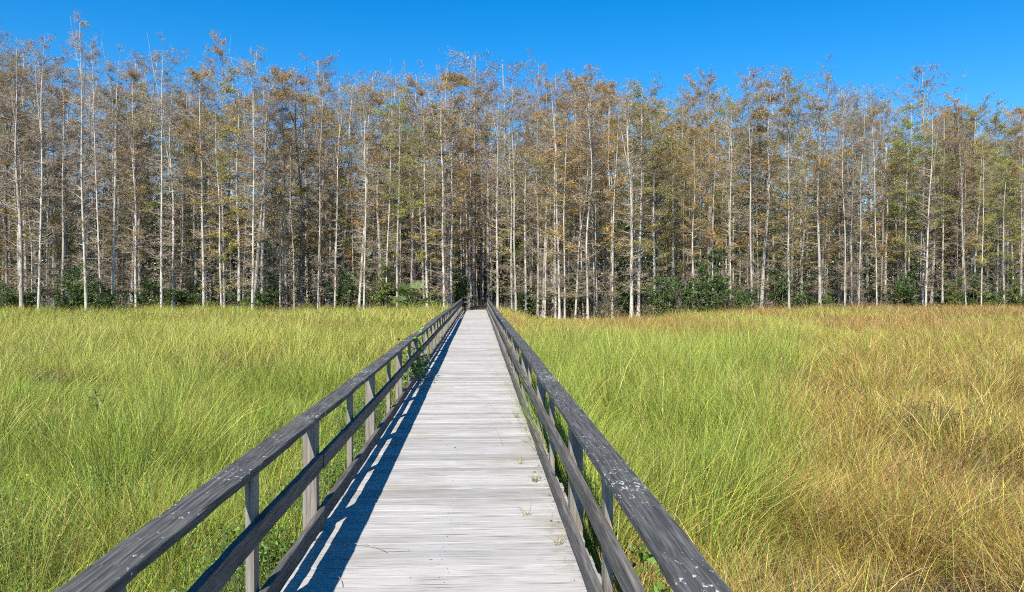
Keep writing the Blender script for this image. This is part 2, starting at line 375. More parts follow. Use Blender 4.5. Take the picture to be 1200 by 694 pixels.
BARK_COL = {'pale':(0.52,0.475,0.41), 'grey':(0.40,0.36,0.31), 'dark':(0.26,0.225,0.19)}
LEAFPAL = {
 'rust':  [(0.50,0.29,0.065),(0.41,0.235,0.06),(0.58,0.38,0.09),(0.34,0.24,0.06)],
 'olive': [(0.44,0.39,0.075),(0.34,0.33,0.06),(0.54,0.44,0.10),(0.25,0.26,0.05)],
 'tan':   [(0.42,0.34,0.21),(0.35,0.28,0.19),(0.50,0.42,0.24),(0.27,0.22,0.15)],
 'green': [(0.32,0.38,0.055),(0.24,0.31,0.045),(0.42,0.44,0.07),(0.17,0.23,0.035)],
}
def make_tree(H, r0, kind, bark, nb, leafn, spread, lowtwig, forks=1, lean=(0,0), sides=7, twigs=True, lsize=0.13, crown0=0.26):
    """cypress: flared tapering trunk, short horizontal limbs all the way up, thin ragged crown"""
    T, Cn = Acc(), Acc()
    bc = np.array(BARK_COL[bark])
    K = 22; t = np.linspace(0,1,K)
    a1,a2,p1,p2 = rng.uniform(0.05,0.22),rng.uniform(0.03,0.12),rng.uniform(0,6),rng.uniform(0,6)
    def axis(tt):
        tt = np.asarray(tt)
        x = lean[0]*tt*H+a1*np.sin(tt*5+p1)*tt+a2*np.sin(tt*13+p2)*tt
        yv = lean[1]*tt*H+a1*np.cos(tt*4+p2)*tt+a2*np.sin(tt*11+p1)*tt
        return np.stack([x,yv,tt*H],-1)
    def rad(tt): tt=np.asarray(tt); return 0.76*r0*(1-0.93*tt)**0.85*(1+0.9*np.exp(-tt*H/0.55))+0.004
    V,F = tubes(axis(t)[None], rad(t)[None], sides)
    jit = bc*(0.9+0.2*rng.random((len(V),1)))
    T.add(V,F,jit)
    # leaders: the top divides
    nleaf_pts = []
    for k in range(forks):
        ts = rng.uniform(0.62,0.82); L = H*rng.uniform(0.12,0.26); an = rng.uniform(0,2*math.pi); out = rng.uniform(0.08,0.25)
        s = np.linspace(0,1,7); b = axis(ts)
        P = b+np.stack([np.cos(an)*out*L*s**0.8, np.sin(an)*out*L*s**0.8, L*s],-1)
        V,F = tubes(P[None], (rad(ts)*0.5*(1-0.9*s)+0.005)[None], 5); T.add(V,F,bc)
    # limbs
    n1 = int(nb*1.2); tb = np.concatenate([rng.uniform(0.12,crown0,int(lowtwig*0.6)), crown0+(0.99-crown0)*rng.random(n1)**0.85])
    low = np.arange(len(tb)) < int(lowtwig*0.6)
    an = rng.uniform(0,2*math.pi,len(tb))
    prof = np.interp(tb,[0.0,crown0,crown0+0.1,0.7,0.86,1.0],[0.5,0.6,0.85,1.05,1.1,0.55])
    L = np.where(low, rng.uniform(0.2,1.5,len(tb))*rng.random(len(tb))**0.6, spread*prof*rng.uniform(0.45,1.15,len(tb)))
    rise = np.where(low, rng.uniform(-0.45,0.55,len(tb)), rng.uniform(-0.15,0.55,len(tb))+1.1*np.clip(tb-0.8,0,1)*3*rng.random(len(tb)))
    K2 = 5; s = np.linspace(0,1,K2)
    B = axis(tb)
    wob = rng.normal(size=(len(tb),K2,3))*0.10*L[:,None,None]*s[None,:,None]
    P = B[:,None,:]+np.stack([np.cos(an)[:,None]*L[:,None]*s, np.sin(an)[:,None]*L[:,None]*s, L[:,None]*(rise[:,None]*s+0.12*s**2)],-1)+wob
    rb = (np.clip(rad(tb)*0.36,0.008,0.032)*np.where(low,0.55,1.0))[:,None]*(1-0.8*s)[None]
    V,F = tubes(P, rb, 3)
    bcol = np.repeat((bc*np.array([0.95,0.89,0.81]))[None]*(0.75+0.4*rng.random((len(tb),1))), K2*3, 0)
    Cn.add(V,F,bcol,0)
    # sub-branches, thickest towards the top
    par = np.repeat(np.where(~low | (rng.random(len(tb))<0.6))[0], 5); tp = np.where(tb>0.84)[0]; par = np.concatenate([par, np.repeat(tp,5)]); f = rng.uniform(0.25,1.0,len(par))
    i0 = np.clip((f*(K2-1)).astype(int),0,K2-2); fr = f*(K2-1)-i0
    b2 = P[par,i0]*(1-fr)[:,None]+P[par,i0+1]*fr[:,None]
    d2 = P[par,-1]-P[par,0]; d2 /= np.linalg.norm(d2,axis=1,keepdims=True)
    d2 = d2*0.7+rng.normal(size=d2.shape)*np.array([0.6,0.6,0.38]); d2[:,2]+=0.15; d2 /= np.linalg.norm(d2,axis=1,keepdims=True)
    L2 = L[par]*rng.uniform(0.18,0.5,len(par))
    s3 = np.array([0,0.5,1.0]); P2 = b2[:,None]+d2[:,None]*L2[:,None,None]*s3[None,:,None]
    P2[:,1:] += rng.normal(size=(len(par),2,3))*0.07*L2[:,None,None]
    V,F = tubes(P2, np.array([[0.011,0.008,0.004]])*np.ones((len(par),1)), 3)
    Cn.add(V,F,np.repeat((bc*np.array([0.86,0.78,0.70]))[None]*(0.7+0.4*rng.random((len(par),1))),9,0),0)
    # twigs
    if twigs:
        tw = rng.integers(0,len(par),len(par)*3); f = rng.uniform(0.2,1,len(tw))[:,None]
        b3 = P2[tw,0]*(1-f)+P2[tw,2]*f
        d3 = rng.normal(size=(len(tw),3))*np.array([1,1,0.7]); d3[:,2]+=0.25; d3/=np.linalg.norm(d3,axis=1,keepdims=True)
        P3 = np.stack([b3, b3+d3*rng.uniform(0.15,0.42,len(tw))[:,None]],1)
        V,F = tubes(P3, np.array([[0.006,0.003]])*np.ones((len(tw),1)), 3)
        Cn.add(V,F,np.repeat((bc*np.array([0.70,0.58,0.47]))[None]*(0.7+0.5*rng.random((len(tw),1))),6,0),0)
    # foliage sprays gathered along the sub-branches, uneven from limb to limb
    if leafn:
        leafn = int(leafn*1.35)
        lw = np.where(low[par], 0.22, 1.0)*(rng.random(len(tb))**2.0)[par]*np.interp(tb[par],[0,0.4,0.8,0.92,1.0],[0.6,1.1,1.0,0.8,0.6])
        pk = rng.choice(len(par), leafn, p=lw/lw.sum()); f = rng.random(leafn)[:,None]**0.7
        C = P2[pk,0]*(1-f)+P2[pk,2]*f + rng.normal(size=(leafn,3))*np.array([0.13,0.13,0.07])
        V,F = leaves(C, rng.uniform(0.5,1.35,leafn)*lsize*0.85, 0.34, 0.05)
        pal = np.array(LEAFPAL[kind]); bi = rng.integers(0,4,len(tb))[par][pk]
        bi = np.where(rng.random(leafn)<0.35, rng.integers(0,4,leafn), bi)
        c = pal[bi]*rng.uniform(0.75,1.2,(leafn,1))
        Cn.add(V,F,np.repeat(c,4,0),1)
    return T, Cn

SPEC = [ # height, radius, foliage, bark, limbs, leaves, spread, low twigs, forks, words
 (19.5,0.17,'tan','pale', 80,2600,1.7,60,2,'grey-brown'),
 (18.0,0.14,'rust','pale',72,4200,1.5,50,1,'rusty orange'),
 (20.5,0.20,'tan','grey', 90,1500,2.2,60,3,'nearly bare'),
 (17.0,0.12,'olive','pale',64,4600,1.5,46,1,'olive'),
 (18.8,0.16,'rust','grey',84,5200,1.8,50,2,'rusty orange'),
 (16.0,0.10,'tan','grey', 56,1400,1.2,60,1,'nearly bare'),
 (17.8,0.15,'olive','grey',80,5200,1.9,44,2,'olive'),
 (19.0,0.13,'tan','pale', 66,900,1.4,80,2,'nearly bare'),
 (15.0,0.11,'green','grey',60,5200,1.7,30,1,'yellow-green'),
 (18.3,0.15,'rust','dark',80,4400,1.7,60,2,'rusty orange'),
 (14.0,0.08,'tan','pale', 46,1700,1.1,50,1,'grey-brown'),
 (12.5,0.07,'rust','pale', 40,2300,1.1,40,0,'rusty orange'),
]
WOOD = [M_bark, M_cyleaf]
PROTO = []
for sp in SPEC:
    T, Cn = make_tree(*sp[:9], lean=(rng.normal()*0.012, rng.normal()*0.01))
    PROTO.append((T.mesh('trunk',[M_bark],True), Cn.mesh('crown',WOOD,True), sp))
BARKW = {'pale':'pale grey','grey':'grey','dark':'dark grey'}
trees = []                                       # (x, y, root, spec index)
def place_tree(x, y, k, s=1.0, lx=0.0, ly=0.0, row=0, rz=None):
    tm, cm, sp = PROTO[k]
    ytop = float(np.interp(col_of(x,y),[0,100,200,300,400,480,575,640,760,900,1000,1100,1200],[40,30,58,66,72,72,62,70,80,86,98,105,122]))+float(rng.choice([-22,-12,0,12,28,48],p=[.06,.14,.25,.25,.18,.12]))+rng.random()*8
    s = min(s*1.03, (CAMZ+(336-ytop)/FPX*y-GZ)/(sp[0]*1.03))
    r = bpy.data.objects.new('cypress_tree', None); scn.collection.objects.link(r)
    r.location = (x,y,GZ-0.05); r.rotation_euler = (ly, lx, rng.uniform(0,6.283) if rz is None else rz)
    r.rotation_mode = 'XYZ'; r.scale = (s*rng.choice([0.72,0.85,1.0,1.15,1.35],p=[.2,.25,.25,.2,.1])*rng.uniform(0.93,1.07),)*2+(s*rng.uniform(0.94,1.05),)
    a = bpy.data.objects.new('trunk', tm); b = bpy.data.objects.new('crown', cm)
    for o in (a,b): o.parent = r; scn.collection.objects.link(o)
    trees.append([x,y,r,k,row]); return r
# traced front row: photo column of the foot, extra depth behind the edge, kind, scale, sideways lean
FRONT = [(-25,2,2,1.0,0),(8,3,9,1.05,0),(25,1,2,1.0,0),(44,0,0,1.0,-.02),(72,3,5,1.0,0),(101,0,0,1.08,-.025),(134,4,9,.98,0),(159,0.5,1,.93,-.01),(189,0,7,1.02,-.01),(211,3,5,1.0,.01),
 (239,0.5,1,.98,0),(263,4,4,1.0,0),(280,2,3,.95,0),(295,0,0,.98,-.02),(307,2,2,.97,.01),(328,2,10,1.15,0),(335,3,1,1.0,0),(353,4,9,.95,0),(372,1.5,5,1.0,.01),(392,2,7,1.02,0),
 (426,1,0,.95,-.01),(447,3,4,.92,0),(466,0.5,8,1.0,0),(482,4,7,1.03,0),(501,1.2,3,.93,0),(521,1,10,1.1,0),(528,2,1,.93,0),(549,9,4,.98,0),(573,9,2,0.94,0),(583,4,0,1.02,0),(605,1,5,.98,0),(616,3,0,.9,0),
 (637,2,4,.9,.01),(656,0,7,.9,-.005),(662,-0.3,11,1.2,.01),(689,0.4,10,1.1,0),(700,3,5,.9,0),(718,5,3,.9,0),(740,0.8,0,.95,.02),(748,1.5,3,.9,.005),(772,3,4,.93,0),
 (790,4,6,.9,0),(812,1,1,.93,0),(833,3,9,.95,0),(856,2,0,.93,0),(882,0.5,5,1.05,.01),(900,4,3,1,0),(925,0,6,1.02,0),(961,1.5,4,.95,0),(990,0.5,10,1.2,0),(1006,0,5,.98,0),(1028,0.8,7,.9,0),
 (1033,3,9,1.0,0),(1062,2,8,1.0,0),(1085,0,0,.98,.03),(1105,3,4,.93,0),(1128,2,2,.98,0),(1150,0.6,3,1.05,.01),(1177,1,8,1.1,0),(1197,1.5,4,.97,0),(1222,2,2,.95,0)]
for px, dy, k, s, lx in FRONT:
    x = at(px, 50.0); yv = float(yedge(x))+dy; x = at(px, yv)
    place_tree(x, yv, k, s*(0.93 if k in (2,) else 0.96), lx, 0, 0)
# the rest of the individually built trees, row by row behind
tries = 0
while len(trees) < 292 and tries < 20000:
    tries += 1
    px = rng.uniform(-40,1240); d = 0.8+16*rng.random()**1.15; x = at(px,50); yv = float(yedge(x))+d; x = at(px,yv)
    if -1.9 < x < 2.2 and yv < YEND+15: continue
    if any((x-t[0])**2+(yv-t[1])**2 < 0.75**2 for t in trees): continue
    wL = np.array([14,2,12,6,2,16,4,15,2,3,19,4.]); wC = np.array([8,13,5,12,8,7,6,8,3,4,13,13.]); wR = np.array([8,6,6,16,5,9,11,8,8,3,12,8.])
    a_ = float(sstep(-22,-8,x)); b_ = float(sstep(8,20,x)); pw = wL*(1-a_)+wC*a_*(1-b_)+wR*b_
    k = int(rng.choice(12, p=pw/pw.sum()))
    place_tree(x, yv, k, rng.uniform(0.82,1.03), rng.normal()*0.030, rng.normal()*0.018, 1 if d < 7 else 2)
ORD = ['first','second','third','fourth','fifth','sixth','seventh','eighth','ninth','tenth','eleventh','twelfth','thirteenth','fourteenth','fifteenth','sixteenth','seventeenth','eighteenth','nineteenth','twentieth']
tens = {2:'twenty',3:'thirty',4:'forty',5:'fifty',6:'sixty'}; tenth = {2:'twentieth',3:'thirtieth',4:'fortieth',5:'fiftieth'}
def ordw(n):
    if n <= 20: return ORD[n-1]
    return tenth[n//10] if n%10==0 else tens[n//10]+'-'+ORD[n%10-1]
front = sorted([t for t in trees if t[4]==0], key=lambda t: col_of(t[0],t[1]))
lf = [t for t in front if col_of(t[0],t[1])<560][::-1]; rf = [t for t in front if col_of(t[0],t[1])>=560]
for side, lst in (('left',lf),('right',rf)):
    for i,t in enumerate(lst):
        sp = SPEC[t[3]]
        tag(t[2], f"{BARKW[sp[3]]} trunked {sp[9]} cypress, {ordw(i+1)} front-row tree to the {side} of the boardwalk", 'tree', 'cypress trees along the front edge of the forest')
for t in trees:
    if t[4]==0: continue
    sp = SPEC[t[3]]; c = col_of(t[0],t[1])
    reg = 'far left' if c<190 else 'left' if c<400 else 'left of the boardwalk end' if c<560 else 'right of the boardwalk end' if c<760 else 'right' if c<980 else 'far right'
    pos = 'just behind the front row' if t[4]==1 else 'deep in the forest'
    where = reg if reg.endswith('end') else 'on the '+reg
    tag(t[2], f"{BARKW[sp[3]]} trunked {sp[9]} cypress {pos}, {where}", 'tree', f"{sp[9]} cypresses {pos}, {where}")

# farther trees that read as one mass
def merge_trees():
    A = Acc(); lod = []
    for (H,r0,kind,bark,nb,ln,spr,lt,fk,_) in [SPEC[i] for i in (0,2,7,1,3,4,6)]:
        T,Cn = make_tree(H,r0,kind,bark,int(nb*0.6),int(ln*0.45),spr*1.1,int(lt*0.15),1,sides=4,twigs=False,lsize=0.24)
        lod.append((T,Cn))
    for i in range(460):
        px = rng.uniform(-90,1290); d = 14+rng.uniform(0,50)
        x = at(px,50); yv = float(yedge(x))+d; x = at(px,yv)
        if i < 26: x = 0.3+(i%5-2)*0.95+rng.normal()*0.25; yv = YEND+17+i*1.5
        T,Cn = lod[int(rng.integers(0,3)) if (px<420 and rng.random()<0.75) or rng.random()<0.25 else int(rng.integers(0,len(lod)))]; a = rng.uniform(0,6.283); c,s = math.cos(a),math.sin(a); sc = rng.uniform(0.85,1.08)
        Rm = np.array([[c,s,0],[-s,c,0],[0,0,1]],np.float32)*sc
        for acc,mofs in ((T,0),(Cn,0)):
            base = 0
            V = np.concatenate(acc.v)@Rm+np.array([x,yv,GZ-0.05],np.float32); Cc = np.concatenate(acc.c)
            n0 = A.n; A.v.append(V); A.c.append(Cc); A.n += len(V)
            for f,mm in zip(acc.f,acc.m): A.f.append(f+n0); A.m.append(mm)
    return A
tag(link('far_forest', merge_trees().mesh('far_forest',WOOD)), 'dense mass of cypress trunks and brown crowns far back in the forest', 'forest', kind='stuff')

# ------------------------------------------------------------------ shrubs at the forest foot
GREENS = np.array([(0.065,0.12,0.028),(0.09,0.15,0.035),(0.045,0.085,0.024),(0.15,0.20,0.05)])
YELL = np.array([(0.16,0.20,0.04),(0.12,0.16,0.035),(0.20,0.22,0.05),(0.09,0.12,0.03)])
TWIG = np.array([(0.20,0.15,0.11),(0.16,0.12,0.09),(0.26,0.20,0.14),(0.12,0.09,0.07)])
def make_shrub(wd, ht, nst, nl, pal, ls):
    S, L = Acc(), Acc()
    an = rng.uniform(0,6.283,nst); o = rng.uniform(0.1,1,nst)*wd*0.5; hh = ht*rng.uniform(0.5,1.0,nst)*(1-0.3*(o/(wd*0.5))**2)
    s = np.linspace(0,1,6)
    P = np.stack([np.cos(an)[:,None]*o[:,None]*s**0.8, np.sin(an)[:,None]*o[:,None]*s**0.8, hh[:,None]*s],-1)+rng.normal(size=(nst,6,3))*0.06*s[None,:,None]
    V,F = tubes(P, np.array([[.022,.018,.015,.012,.008,.004]])*np.ones((nst,1)), 4); S.add(V,F,(0.24,0.20,0.16))
    ns = nst*9; pk = rng.integers(0,nst,ns); f = rng.uniform(0.25,1,ns); i0 = np.clip((f*5).astype(int),0,4)
    b = P[pk,i0]+(P[pk,i0+1]-P[pk,i0])*((f*5-i0)[:,None]); d = rng.normal(size=(ns,3)); d[:,2]=abs(d[:,2])*0.6; d/=np.linalg.norm(d,axis=1,keepdims=True)
    e = b+d*rng.uniform(0.2,0.55,ns)[:,None]*min(1,ht/2)
    V,F = tubes(np.stack([b,e],1), np.array([[0.008,0.003]])*np.ones((ns,1)), 3); S.add(V,F,(0.22,0.18,0.14))
    if nl:
        wgt = rng.random(ns)**1.5; q = rng.choice(ns,nl,p=wgt/wgt.sum()); g = rng.random(nl)[:,None]
        C = b[q]*(1-g)+e[q]*g+rng.normal(size=(nl,3))*0.08
        V,F = leaves(C, rng.uniform(0.6,1.3,nl)*ls, 0.5, 0.2)
        L.add(V,F,np.repeat(pal[rng.integers(0,4,nl)]*rng.uniform(0.7,1.25,(nl,1)),4,0))
    return S.mesh('stems',[M_bark]), (L.mesh('foliage',[M_leaf]) if nl else None)
SH = [(make_shrub(2.4,2.6,16,5200,GREENS,0.13),'dark green','leafy'), (make_shrub(3.0,3.4,18,6500,GREENS,0.12),'dark green','tall leafy'),
      (make_shrub(2.0,2.0,14,3600,YELL,0.12),'yellow-green','low leafy'), (make_shrub(2.6,2.4,26,1100,TWIG,0.08),'grey-brown','bare twiggy'),
      (make_shrub(2.2,4.6,12,5200,YELL,0.13),'yellow-green','tall loose'), (make_shrub(2.6,5.4,12,5600,GREENS,0.14),'dark green','tall slender')]
shr = []
SHP = [(10,1,1),(35,3,0),(62,1,3),(88,2,1),(118,1,0),(140,3,3),(150,1,2),(176,1.5,1),(203,2,0),(226,3,1),(249,1,2),(270,2.5,3),(300,1,0),(322,3,1),(347,2,3),(362,1,2),(388,1,2),(408,3,1),(430,1,3),(452,1.5,4),(470,3,0),
 (512,3,3),(535,5,5),(592,3,3),(612,4,1),(628,5,0),(646,4,3),(672,3,1),(692,4,0),(712,2,3),(733,4,1),(757,2,3),(778,-2.0,1),(797,-2.5,3),(815,-3,0),(834,-2.4,5),(851,-2.2,3),(868,-1,0),(890,1.5,3),(915,1,1),(940,0.6,2),(962,2,0),(985,0,3),(1010,0,3),(1036,0.8,3),
 (1057,1.5,1),(1076,2,5),(1098,0.5,2),(1120,1,4),(1142,2,1),(1160,0.4,2),(1184,1,4),(1205,2,0)]
for px,dy,k in SHP:
    x = at(px,50); yv = float(yedge(x))+dy; x = at(px,yv)
    (sm,lm),cw,tw = SH[k]
    r = bpy.data.objects.new('shrub',None); scn.collection.objects.link(r); r.location=(x,yv,GZ-0.03); r.rotation_euler=(0,0,rng.uniform(0,6.28)); s=rng.uniform(0.6,1.25)*(1.3 if 780<px<860 or 985<px<1065 else 1.0); r.scale=(s,s,s*rng.uniform(0.85,1.15))
    for nm,me in (('stems',sm),('foliage',lm)):
        if me: o = bpy.data.objects.new(nm,me); o.parent=r; scn.collection.objects.link(o)
    shr.append((px,r,cw,tw))
for side in ('left','right'):
    l = [q for q in shr if (q[0]<560)==(side=='left')]; l.sort(key=lambda q: abs(q[0]-560))
    for i,(px,r,cw,tw) in enumerate(l):
        tag(r, f"{tw} {cw} shrub, {ordw(i+1)} bush to the {side} of the boardwalk under the trees", 'shrub', 'shrubs at the foot of the forest')

# undergrowth deeper in
def undergrowth():
    A = Acc(); n = 190000
    px = rng.uniform(-80,1280,n); d = 0.5+rng.random(n)**1.0*38
    x = (px-560)/900*55; yv = yedge(x)+d; x = x*yv/55
    hmax = 0.5+2.9*vnoise(x,yv,2.2,5)**1.5+1.6*(vnoise(x,yv,7,6)>0.6)
    # taller evergreen understorey far back, closing the view between the trunks
    n2 = 270000; px2 = rng.uniform(-90,1290,n2); d2 = 20+rng.random(n2)*45
    x2 = (px2-560)/900*55; y2 = yedge(x2)+d2; x2 = x2*y2/55
    h2 = 8.5+6*vnoise(x2,y2,3.1,15)
    z2 = GZ+h2*rng.random(n2)
    k2 = ~((np.abs(x2-0.3)<2.0)&(y2<YEND+32)); x2,y2,z2 = x2[k2],y2[k2],z2[k2]; n2=len(x2)
    pal2 = np.where((vnoise(x2,y2,4,18)>0.4)[:,None], GREENS[rng.integers(0,4,n2)], TWIG[rng.integers(0,4,n2)]*0.6)
    V,F = leaves(np.stack([x2,y2,z2],-1), rng.uniform(0.25,0.60,n2), 0.45, 0.2)
    A.add(V,F,np.repeat(pal2*rng.uniform(0.6,1.1,(n2,1)),4,0))
    n4 = 26000; x4 = rng.normal(size=n4)*4.5+0.3; y4 = YEND+30+rng.random(n4)*28; z4 = GZ+15*rng.random(n4)
    V,F = leaves(np.stack([x4,y4,z4],-1), rng.uniform(0.25,0.60,n4), 0.45, 0.2); A.add(V,F,np.repeat(TWIG[rng.integers(0,4,n4)]*rng.uniform(0.4,0.9,(n4,1)),4,0))
    ok = ~((x>-1.5)&(x<2.2)&(yv<YEND+16)); x,yv,hmax = x[ok],yv[ok],hmax[ok]; n=len(x)
    z = GZ+hmax*rng.random(n)
    pal = np.where((vnoise(x,yv,3.5,8)>0.46)[:,None], GREENS[rng.integers(0,4,n)], TWIG[rng.integers(0,4,n)]*0.8)
    V,F = leaves(np.stack([x,yv,z],-1), rng.uniform(0.10,0.24,n), 0.4, 0.35)
    A.add(V,F,np.repeat(pal*rng.uniform(0.7,1.2,(n,1)),4,0)); return A
tag(link('undergrowth', undergrowth().mesh('undergrowth',[M_leaf])), 'dark green and brown low undergrowth between the trunks', 'undergrowth', kind='stuff')

# ------------------------------------------------------------------ grass
def pal_mix(n, pal, w_):
    idx = rng.choice(len(pal), n, p=np.array(w_)/sum(w_)); return np.array(pal)[idx]
G_GREEN = [(0.22,0.35,0.035),(0.32,0.42,0.05),(0.14,0.26,0.025),(0.42,0.45,0.10),(0.09,0.17,0.025)]
G_YEL   = [(0.45,0.48,0.09),(0.38,0.44,0.065),(0.54,0.52,0.17),(0.28,0.37,0.045),(0.44,0.36,0.13)]
G_DRY   = [(0.55,0.40,0.11),(0.40,0.23,0.06),(0.64,0.52,0.24),(0.22,0.11,0.04),(0.40,0.39,0.06)]
G_RED   = [(0.42,0.20,0.06),(0.34,0.15,0.05),(0.48,0.29,0.10),(0.40,0.34,0.11),(0.22,0.13,0.06)]
def field(side, y0, y1, dens, K, wd, hsc=1.0, margin=90):
    """blades in clumps; returns arrays"""
    area = 0; out = []
    nC = int(dens*((y1**2-y0**2)/2*0.78)/14)
    # clump centres inside the view wedge on this side of the walk
    yc = np.sqrt(rng.uniform(y0**2,y1**2,nC)); u = rng.uniform(0,1,nC)
    xin = -1.22 if side<0 else 0.80
    xo = (-0.70*yc-1.6) if side<0 else (0.78*yc+1.6)
    xc = xin+(xo-xin)*u; keep = rng.random(nC) < np.abs(xo-xin)/(0.78*yc+1.6)
    keep &= yc < yedge(xc)+2.0
    gp = vnoise(xc,yc,0.75,51)*0.6+vnoise(xc,yc,2.1,52)*0.4
    thr = (0.38 if side<0 else 0.46)
    keep &= ~((gp < thr) & (yc < 22) & (rng.random(nC) < (0.80 if side>0 else 0.65)))
    xc,yc = xc[keep],yc[keep]; nC = len(xc)
    m = 14; cl = np.repeat(np.arange(nC),m); n = len(cl)
    cr = 0.10+0.10*rng.random(nC)
    x = xc[cl]+rng.normal(size=n)*cr[cl]*0.6; y = yc[cl]+rng.normal(size=n)*cr[cl]*0.6
    if side<0: x = np.minimum(x,-1.20)
    else: x = np.maximum(x,0.78)
    X,Y = xc[cl],yc[cl]
    slope = X/Y
    big = vnoise(X,Y,5.0,11); mid = vnoise(X,Y,1.3,12); fine = vnoise(X,Y,0.45,13)
    if side<0:
        h = 0.92+0.40*big+0.34*(mid-0.5)
        h *= 1-0.42*sstep(3.0,1.2,-X)*sstep(14,5,Y)            # matted beside the rail
        h *= 1-0.20*sstep(7.5,4.0,Y)
        fam = np.zeros(n); fam += 0.06+0.80*sstep(6,20,Y)+0.55*(big-0.5)+0.5*(mid-0.5)       # 0 green .. 1 yellow
        red = sstep(0.62,0.8,vnoise(X,Y,4.2,21))*sstep(14,22,Y)*0.55
        dry = 0.10+0.25*sstep(0.6,0.85,mid)+0.25*sstep(7,3,Y)*sstep(0.4,0.7,fine)
    else:
        h = 0.92+0.30*big+0.18*(mid-0.5)
        green_patch = sstep(0.50,0.33,slope+0.12*(vnoise(X,Y,1.8,14)-0.5))*sstep(4.8,7.0,Y+1.5*(mid-0.5))*sstep(40,28,Y)
        h += 0.36*green_patch*sstep(28,12,Y)*(0.4+1.2*vnoise(X,Y,1.6,71))
        h *= 1-0.38*(1-green_patch)*sstep(12,5,Y)
        fam = 0.25+0.6*sstep(12,30,Y)+0.4*(mid-0.5)
        red = sstep(0.40,0.62,vnoise(X,Y,4.5,22)+0.18*sstep(0.3,0.6,slope))*sstep(20,32,Y)*0.75 + 0.25*sstep(0.5,0.8,vnoise(X,Y,1.1,24))*(1-green_patch)*sstep(20,6,Y)
        dry = (1-green_patch)*(0.74-0.32*sstep(14,34,Y)) + 0.10
    cpx = col_of(X,Y); h = h*(1-0.55*sstep(595,625,cpx)*sstep(800,760,cpx)*sstep(33,43,Y))
    h = h*(0.45+0.7*rng.random(n)**0.8)*np.where(rng.random(n)<0.06,1.22,1.0)*(0.62+0.5*vnoise(X,Y,0.45,17)+0.35*vnoise(X,Y,1.1,19))*hsc
    bad = (fine < (0.27 if side<0 else 0.36)) & (Y<16); h = np.where(bad, h*0.42, h)
    r1 = rng.random(n)
    cg = pal_mix(n,G_GREEN,[4,3,3,2,2]); cyl = pal_mix(n,G_YEL,[4,4,3,3,1]); cd = pal_mix(n,G_DRY,[4,3,2,3,4]); crd = pal_mix(n,G_RED,[3,2,3,3,1])
    fam = np.clip(fam+rng.normal(size=n)*0.22,0,1)[:,None]
    c = cg*(1-fam)+cyl*fam
    c = np.where((r1<dry)[:,None], cd, c); c = np.where((rng.random(n)<red)[:,None], crd, c)
    if side>0:                                             # withered brown blades, the shade of gaps in the straw put into their colour
        wz = sstep(0.54,0.44,vnoise(X,Y,0.75,51)*0.6+vnoise(X,Y,2.1,52)*0.4)*sstep(0.30,0.42,slope)*sstep(24,16,Y)
        pk = rng.random(n)<wz*0.75
        c = np.where(pk[:,None], np.array([(0.13,0.075,0.035),(0.08,0.05,0.028),(0.20,0.12,0.05)])[rng.integers(0,3,n)], c); h = np.where(pk,h*0.72,h)
    else:
        wz = sstep(0.50,0.40,vnoise(X,Y,0.9,61)*0.5+vnoise(X,Y,2.6,62)*0.5)*np.maximum(sstep(30,20,Y)*0.8,0); wz = np.maximum(wz, 0.55*sstep(8.5,4.5,Y)*sstep(0.35,0.6,fine)); pk = rng.random(n)<wz*0.6
        c = np.where(pk[:,None], np.array([(0.10,0.15,0.03),(0.08,0.10,0.03),(0.16,0.11,0.05)])[rng.integers(0,3,n)], c); h = np.where(pk,h*0.8,h)
    c = c*rng.uniform(0.28,1.38,(n,1))*(0.82+0.36*fine[:,None])
    # lean: outward from clump centre + a field-wide wind direction that wanders
    wa = 0.4+2.2*(vnoise(X,Y,3.2,31)-0.5)*2 + (0 if side<0 else 0.9)
    ox,oy = x-xc[cl], y-yc[cl]; on = np.hypot(ox,oy)+1e-6
    lx = ox/on*0.20+np.cos(wa)*0.09+rng.normal(size=n)*0.22; ly = oy/on*0.20+np.sin(wa)*0.09+rng.normal(size=n)*0.22
    ang = np.arctan2(ly,lx); lean = np.hypot(lx,ly)
    dead = r1<dry
    lean = lean*np.where(dead,1.9,1.0)*(1+0.9*sstep(9,3,Y)*rng.random(n)); lean = np.clip(lean,0,1.5)
    # do not sweep over the planks
    endx = x+np.cos(ang)*lean*h
    over = (endx>-1.10) if side<0 else (endx<0.70)
    ang = np.where(over & (rng.random(n)<0.93), math.pi-ang, ang)
    B = np.stack([x,y,np.full(n,GZ-0.02)],-1)
    tip = c*np.array([1.15,1.05,1.0])
    return blades(B,h,ang,lean,wd*(0.55+1.5*rng.random(n)**3),c,K,tip)
